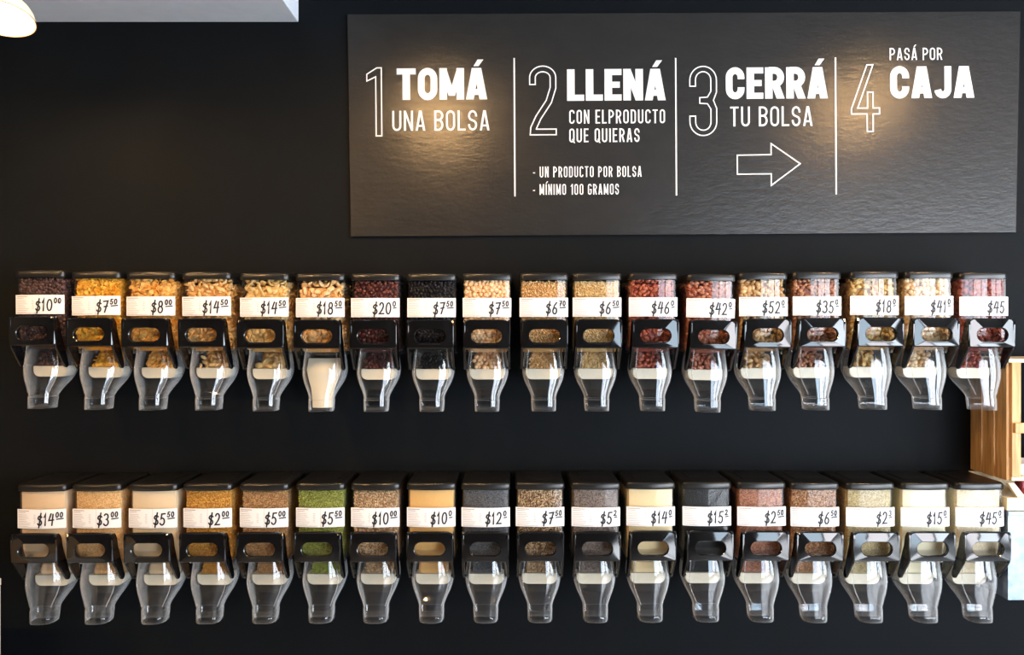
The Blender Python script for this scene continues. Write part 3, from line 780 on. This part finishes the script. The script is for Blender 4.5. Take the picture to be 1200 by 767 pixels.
# ------------------------------------------------------------------ the 36 dispensers
# centre px, label-top px, main price, small price, food name, description, category, shape, size, tones, fill height, tilt(deg)
UP = [
 (46.0, 345.3, '10', '00', 'chocolate_balls', 'dark brown chocolate balls', 'cereal', 'ball', 0.0125, [(.055,.025,.018),(.13,.06,.045)], .398, 0.3),
 (112.5, 346.6, '7', '50', 'corn_flakes', 'deep golden corn flakes', 'cereal', 'flake', 0.0165, [(.88,.36,.02),(1.0,.56,.07)], .399, 0.6),
 (176.3, 347.2, '8', '00', 'cereal_flakes', 'orange sugared cereal flakes', 'cereal', 'flake', 0.0175, [(.86,.36,.05),(1.0,.60,.17)], .398, 0.4),
 (242.2, 347.3, '14', '50', 'banana_sticks', 'long golden sticks', 'snack', 'stick', 0.0260, [(.78,.38,.10),(.98,.64,.26)], .398, 0.6),
 (309.5, 348.4, '14', '50', 'curved_chips', 'curved pale yellow chips', 'snack', 'chip', 0.0290, [(.86,.50,.15),(.98,.70,.32)], .397, 0.3),
 (375.0, 348.9, '18', '50', 'broad_chips', 'broad peach coloured chips', 'snack', 'chip', 0.0310, [(.90,.48,.16),(1.0,.68,.34)], .396, 0.2),
 (439.8, 349.0, '20', '0', 'dark_berries', 'glossy dark red dried berries', 'dried fruit', 'raisin', 0.0155, [(.07,.016,.014),(.20,.055,.035)], .399, 0.2),
 (505.4, 349.0, '7', '50', 'black_raisins', 'nearly black raisins', 'dried fruit', 'raisin', 0.0145, [(.008,.006,.007),(.022,.014,.014)], .398, 0.0),
 (570.6, 348.9, '7', '50', 'chickpeas', 'round tan chickpeas', 'legumes', 'ball', 0.0160, [(.86,.48,.22),(1.0,.68,.38)], .399, 0.0),
 (637.4, 348.6, '6', '70', 'golden_granola', 'fine golden oat clusters', 'cereal', 'seed', 0.0115, [(.72,.38,.12),(1.0,.68,.32)], .398, 0.0),
 (700.0, 348.4, '6', '50', 'pale_granola', 'pale yellow oat clusters', 'cereal', 'seed', 0.0115, [(.78,.48,.17),(1.0,.76,.40)], .398, 0.0),
 (765.8, 348.2, '46', '0', 'red_peanuts', 'bright red skinned peanuts', 'nuts', 'nut', 0.0195, [(.32,.055,.03),(.52,.14,.07)], .400, 0.0),
 (830.9, 349.6, '42', '0', 'roasted_peanuts', 'brick red roasted peanuts', 'nuts', 'nut', 0.0195, [(.36,.09,.05),(.60,.24,.13)], .399, -1.2),
 (895.5, 347.8, '52', '0', 'mixed_nuts', 'tan mixed nuts', 'nuts', 'nut', 0.0210, [(.52,.26,.09),(.86,.60,.30)], .400, 0.0),
 (958.5, 347.0, '35', '0', 'brown_almonds', 'small brown almonds', 'nuts', 'nut', 0.0175, [(.28,.09,.05),(.58,.28,.14)], .399, 0.0),
 (1026.0, 346.4, '18', '0', 'walnut_pieces', 'yellow walnut pieces', 'nuts', 'chip', 0.0250, [(.52,.28,.08),(.90,.66,.28)], .401, 0.0),
 (1090.2, 346.6, '41', '0', 'peeled_hazelnuts', 'cream and tan hazelnuts', 'nuts', 'ball', 0.0165, [(.66,.38,.17),(.92,.72,.44)], .401, 0.0),
 (1154.5, 347.4, '45', '', 'red_hazelnuts', 'dark red hazelnuts', 'nuts', 'ball', 0.0155, [(.22,.035,.025),(.40,.10,.06)], .400, 0.0),
]
LOW = [
 (48.3, 596.4, '14', '00', 'beige_flour', 'smooth beige flour', 'flour', None, .0012, [(.80,.54,.30),(.85,.58,.34)], .400, 0.4),
 (112.9, 596.0, '3', '00', 'tan_semolina', 'tan orange semolina', 'grain', None, .0028, [(.62,.32,.10),(.92,.55,.24)], .400, 0.4),
 (178.9, 595.8, '5', '50', 'cream_flour', 'smooth cream flour', 'flour', None, .0012, [(.88,.64,.38),(.91,.68,.42)], .400, 0.4),
 (243.1, 595.4, '2', '00', 'golden_wheat', 'golden brown wheat grains', 'grain', 'grain', 0.0062, [(.58,.23,.03),(.95,.54,.11)], .402, 0.4),
 (309.0, 595.2, '5', '00', 'brown_seeds', 'small brown seeds', 'seeds', 'grain', 0.0056, [(.38,.18,.06),(.78,.46,.20)], .399, 0.2),
 (375.1, 594.8, '5', '50', 'green_split_peas', 'green split peas', 'legumes', 'grain', 0.0060, [(.24,.26,.04),(.52,.54,.12)], .401, 0.2),
 (439.3, 594.8, '10', '00', 'pale_sunflower_seeds', 'pale brown sunflower seeds', 'seeds', 'grain', 0.0080, [(.42,.24,.11),(.88,.62,.36)], .401, 0.0),
 (505.0, 594.6, '10', '0', 'orange_flour', 'smooth orange tan flour', 'flour', None, .0012, [(.85,.46,.14),(.89,.52,.18)], .401, 0.0),
 (569.1, 594.6, '12', '0', 'grey_poppy_seeds', 'dark grey poppy seeds', 'seeds', None, .0022, [(.035,.034,.036),(.13,.125,.125)], .401, 0.0),
 (632.9, 594.2, '7', '50', 'speckled_seeds', 'speckled tan and dark seeds', 'seeds', 'seed', 0.0085, [(.16,.08,.035),(.60,.38,.19),(.88,.66,.40)], .402, 0.0),
 (698.5, 594.2, '5', '2', 'chia_seeds', 'fine grey brown chia seeds', 'seeds', None, .0024, [(.075,.055,.045),(.30,.22,.17)], .401, 0.0),
 (763.0, 593.6, '14', '0', 'pale_yellow_flour', 'pale yellow flour', 'flour', None, .0012, [(.90,.68,.34),(.94,.74,.42)], .402, 0.0),
 (829.0, 593.4, '15', '2', 'black_sesame_seeds', 'black sesame seeds', 'seeds', None, .0026, [(.002,.002,.0025),(.014,.013,.012)], .402, 0.0),
 (893.3, 593.6, '2', '50', 'flax_seeds', 'fine reddish brown flax seeds', 'seeds', None, .0028, [(.22,.07,.035),(.50,.22,.12)], .401, 0.0),
 (955.9, 594.2, '6', '50', 'coppery_grain', 'coppery brown coarse grain', 'grain', 'grain', 0.0066, [(.32,.13,.045),(.78,.46,.24)], .402, 0.0),
 (1021.1, 594.4, '2', '3', 'olive_seeds', 'fine olive tan seeds', 'seeds', None, .0026, [(.34,.25,.10),(.66,.52,.27)], .402, 0.0),
 (1085.5, 594.4, '15', '0', 'white_flour', 'white flour', 'flour', None, .0012, [(.94,.82,.54),(.96,.86,.60)], .402, 0.0),
 (1149.7, 594.4, '45', '0', 'pale_sesame_seeds', 'pale straw sesame seeds', 'seeds', None, .0024, [(.80,.62,.36),(.97,.84,.60)], .400, 0.0),
]
ZF = W-0.205
proto = None
def children(o): return [c for c in COL.objects if c.parent == o]
def build_row(rows, rowname, z_label_top_local=0.3478):
    global proto, PARTS
    for i, (cx, ty, main, sup, fname, desc, cat, shape, size, tones, fill, tl) in enumerate(rows):
        x = (cx-600)/F*ZF
        z = CAMZ-(ty-383.5)/F*ZF-z_label_top_local
        root = empty('bulk_dispenser', (x, 0, z), (0, math.radians(-tl), 0))
        price = '$'+main+('.'+(sup if len(sup) == 2 else sup+'0') if sup else '')
        tag(root, f'clear wall dispenser of {desc} priced {price} in the {rowname} row', 'food dispenser', 'bulk food dispensers on the black wall')
        if proto is None:
            proto = root; lab, hd = make_dispenser_parts(root)
            PARTS = [(c, children(c)) for c in children(root)]
        else:
            for c, subs in PARTS:
                d = c.copy(); COL.objects.link(d); d.parent = root
                if c.name.startswith('price_label'): lab = d
                for s_ in subs:
                    e = s_.copy(); COL.objects.link(e); e.parent = d
        open_gate = (rowname == 'upper' and i == 5)
        if open_gate: gate_mesh(root, True)
        elif 'g' in GATE:
            d = GATE['g'].copy(); COL.objects.link(d); d.parent = root
        else: GATE['g'] = gate_mesh(root)
        price_marks(lab, main, sup, i*7+len(rowname), underline=not (rowname == 'upper' and i == 0))
        mat = grain_mat(fname+'_material', tones, rough=0.35 if cat in ('nuts', 'dried fruit') else 0.55) if shape else fine_mat(fname+'_material', tones, size, bump=0.7 if size > 0.002 else 0.25)
        food((x, 0, z), math.radians(-tl), fname, f'{desc} filling the clear bin priced {price}', cat, shape, size, mat, fill, pile=not open_gate, tilt=0.35 if shape in ('ball', 'nut', 'grain') else 0.6)
GATE = {}
build_row(UP, 'upper')
build_row(LOW, 'lower')

# ------------------------------------------------------------------ crate and shelf things at the right edge
def bx(name, mat, parent, *a, bevel=0.0015):
    m = MB(); m.box(*a); return m.build(name, mat, parent, bevel=bevel)
X0 = 1.5285
def crate():
    z0, z1, d, wd = 1.028, 1.404, 0.200, 0.34
    root = empty('wooden_crate', (X0, -0.002, z0)); tag(root, 'pine slatted crate standing on its side against the wall beside the upper dispensers', 'crate')
    h = z1-z0; t = 0.010
    for side, xs in (('l', (0, t)), ('r', (wd-t, wd))):
        for k in range(3):
            ya = -0.002-k*(0.058+0.0065)
            bx('side_board', M['wood'], root, xs[0], xs[1], ya-0.058, ya, 0.0, h-0.012)
    bx('top_board', M['pale_wood'], root, 0, wd, -d, 0, h-0.012, h)
    bx('bottom_board', M['pale_wood'], root, t, wd-t, -d+0.002, -0.002, 0.0, 0.012)
    for xs in ((t, t+0.028), (wd-t-0.028, wd-t)):
        bx('post', M['wood'], root, xs[0], xs[1], -d, -d+0.012, 0.012, h-0.012)
        bx('post', M['wood'], root, xs[0], xs[1], -0.014, -0.002, 0.012, h-0.012)
    zr = CAMZ-(507-383.5)/F*(W-0.205)-z0; bx('rail', M['wood'], root, t+0.004, wd-t-0.004, -d-0.010, -d, zr, zr+0.031)
crate()
def tray():
    root = empty('card_tray', (1.568, -0.17, 1.041)); tag(root, 'shallow white tray lying in the pine crate', 'tray')
    m = MB(); m.box(0, 0.24, 0, 0.14, 0, 0.004); m.box(0, 0.24, 0, 0.004, 0.004, 0.030); m.box(0, 0.24, 0.136, 0.14, 0.004, 0.030); m.box(0, 0.004, 0.004, 0.136, 0.004, 0.030); m.box(0.236, 0.24, 0.004, 0.136, 0.004, 0.030)
    m.build('tray_body', M['tray'], root); bx('rim', M['tray'], root, -0.004, 0.244, -0.006, 0.0, 0.026, 0.034)
tray()
def metal_bin():
    z0, z1 = 0.664, 0.935
    root = empty('metal_bin', (1.523, -0.002, z0)); tag(root, 'galvanised steel bin fixed to the wall beside the lower dispensers', 'bin')
    h = z1-z0; m = MB()
    m.box(0, 0.36, -0.205, -0.002, 0, 0.004); m.box(0, 0.36, -0.205, -0.202, 0.004, h); m.box(0, 0.36, -0.004, 0, 0.004, h); m.box(0, 0.003, -0.202, -0.004, 0.004, h); m.box(0.357, 0.36, -0.202, -0.004, 0.004, h)
    m.build('bin_body', M['galv'], root)
    m = MB(); m.box(-0.003, 0.363, -0.211, -0.205, h-0.012, h+0.002); m.build('rolled_rim', M['galv'], root, bevel=0.002)
metal_bin()
def wood_tray():
    root = empty('wooden_tray', (1.521, -0.205, 0.9372)); tag(root, 'pale wooden tray with a sloping side board resting on the galvanised bin', 'tray')
    bx('tray_base', M['pale_wood'], root, 0, 0.36, 0.0, 0.2, 0.0, 0.040)
    m = MB(); m.prism([(0.006, 0.084), (0.026, 0.084), (0.062, 0.040), (0.036, 0.040)], 'y', 0.004, 0.018); m.build('sloping_board', M['pale_wood'], root, bevel=0.001)
    bx('back_board', M['pale_wood'], root, 0.0, 0.36, 0.188, 0.2, 0.040, 0.086)
wood_tray()
def packet(x, y, z, label, rz):
    n = 12; rings = []
    for k, (zz, tk, hw) in enumerate(((0, .003, .032), (.006, .012, .034), (.03, .018, .034), (.05, .012, .034), (.058, .003, .033), (.066, .0025, .033))):
        rings.append([(p[0], p[1], zz) for p in rrect(-hw, hw, -tk, tk, (min(tk, .01)*0.9,)*4, 3)])
    m = MB(); m.loft(rings); o = m.build('foil_packet', M['red_foil'], None, smooth=True); o.location = (x, y, z); o.rotation_euler = (0, 0, rz)
    tag(o, label, 'packet', 'red foil packets on the wooden tray')
packet(1.618, -0.15, 0.9776, 'dark red foil packet standing on the pale wooden tray', 0.2)
packet(1.72, -0.15, 0.9776, 'dark red foil packet at the far end of the pale wooden tray', -0.1)
def counter():
    root = empty('display_counter', (-1.5185, -0.285, 0)); tag(root, 'beige laminate counter end just showing beside the lower dispensers', 'counter')
    bx('cabinet_body', M['beige'], root, -0.5, 0.0015, -0.6, 0, 0.0, 0.735, bevel=0.003); bx('counter_top', M['beige'], root, -0.505, 0.002, -0.61, 0.002, 0.735, 0.757, bevel=0.003)
counter()
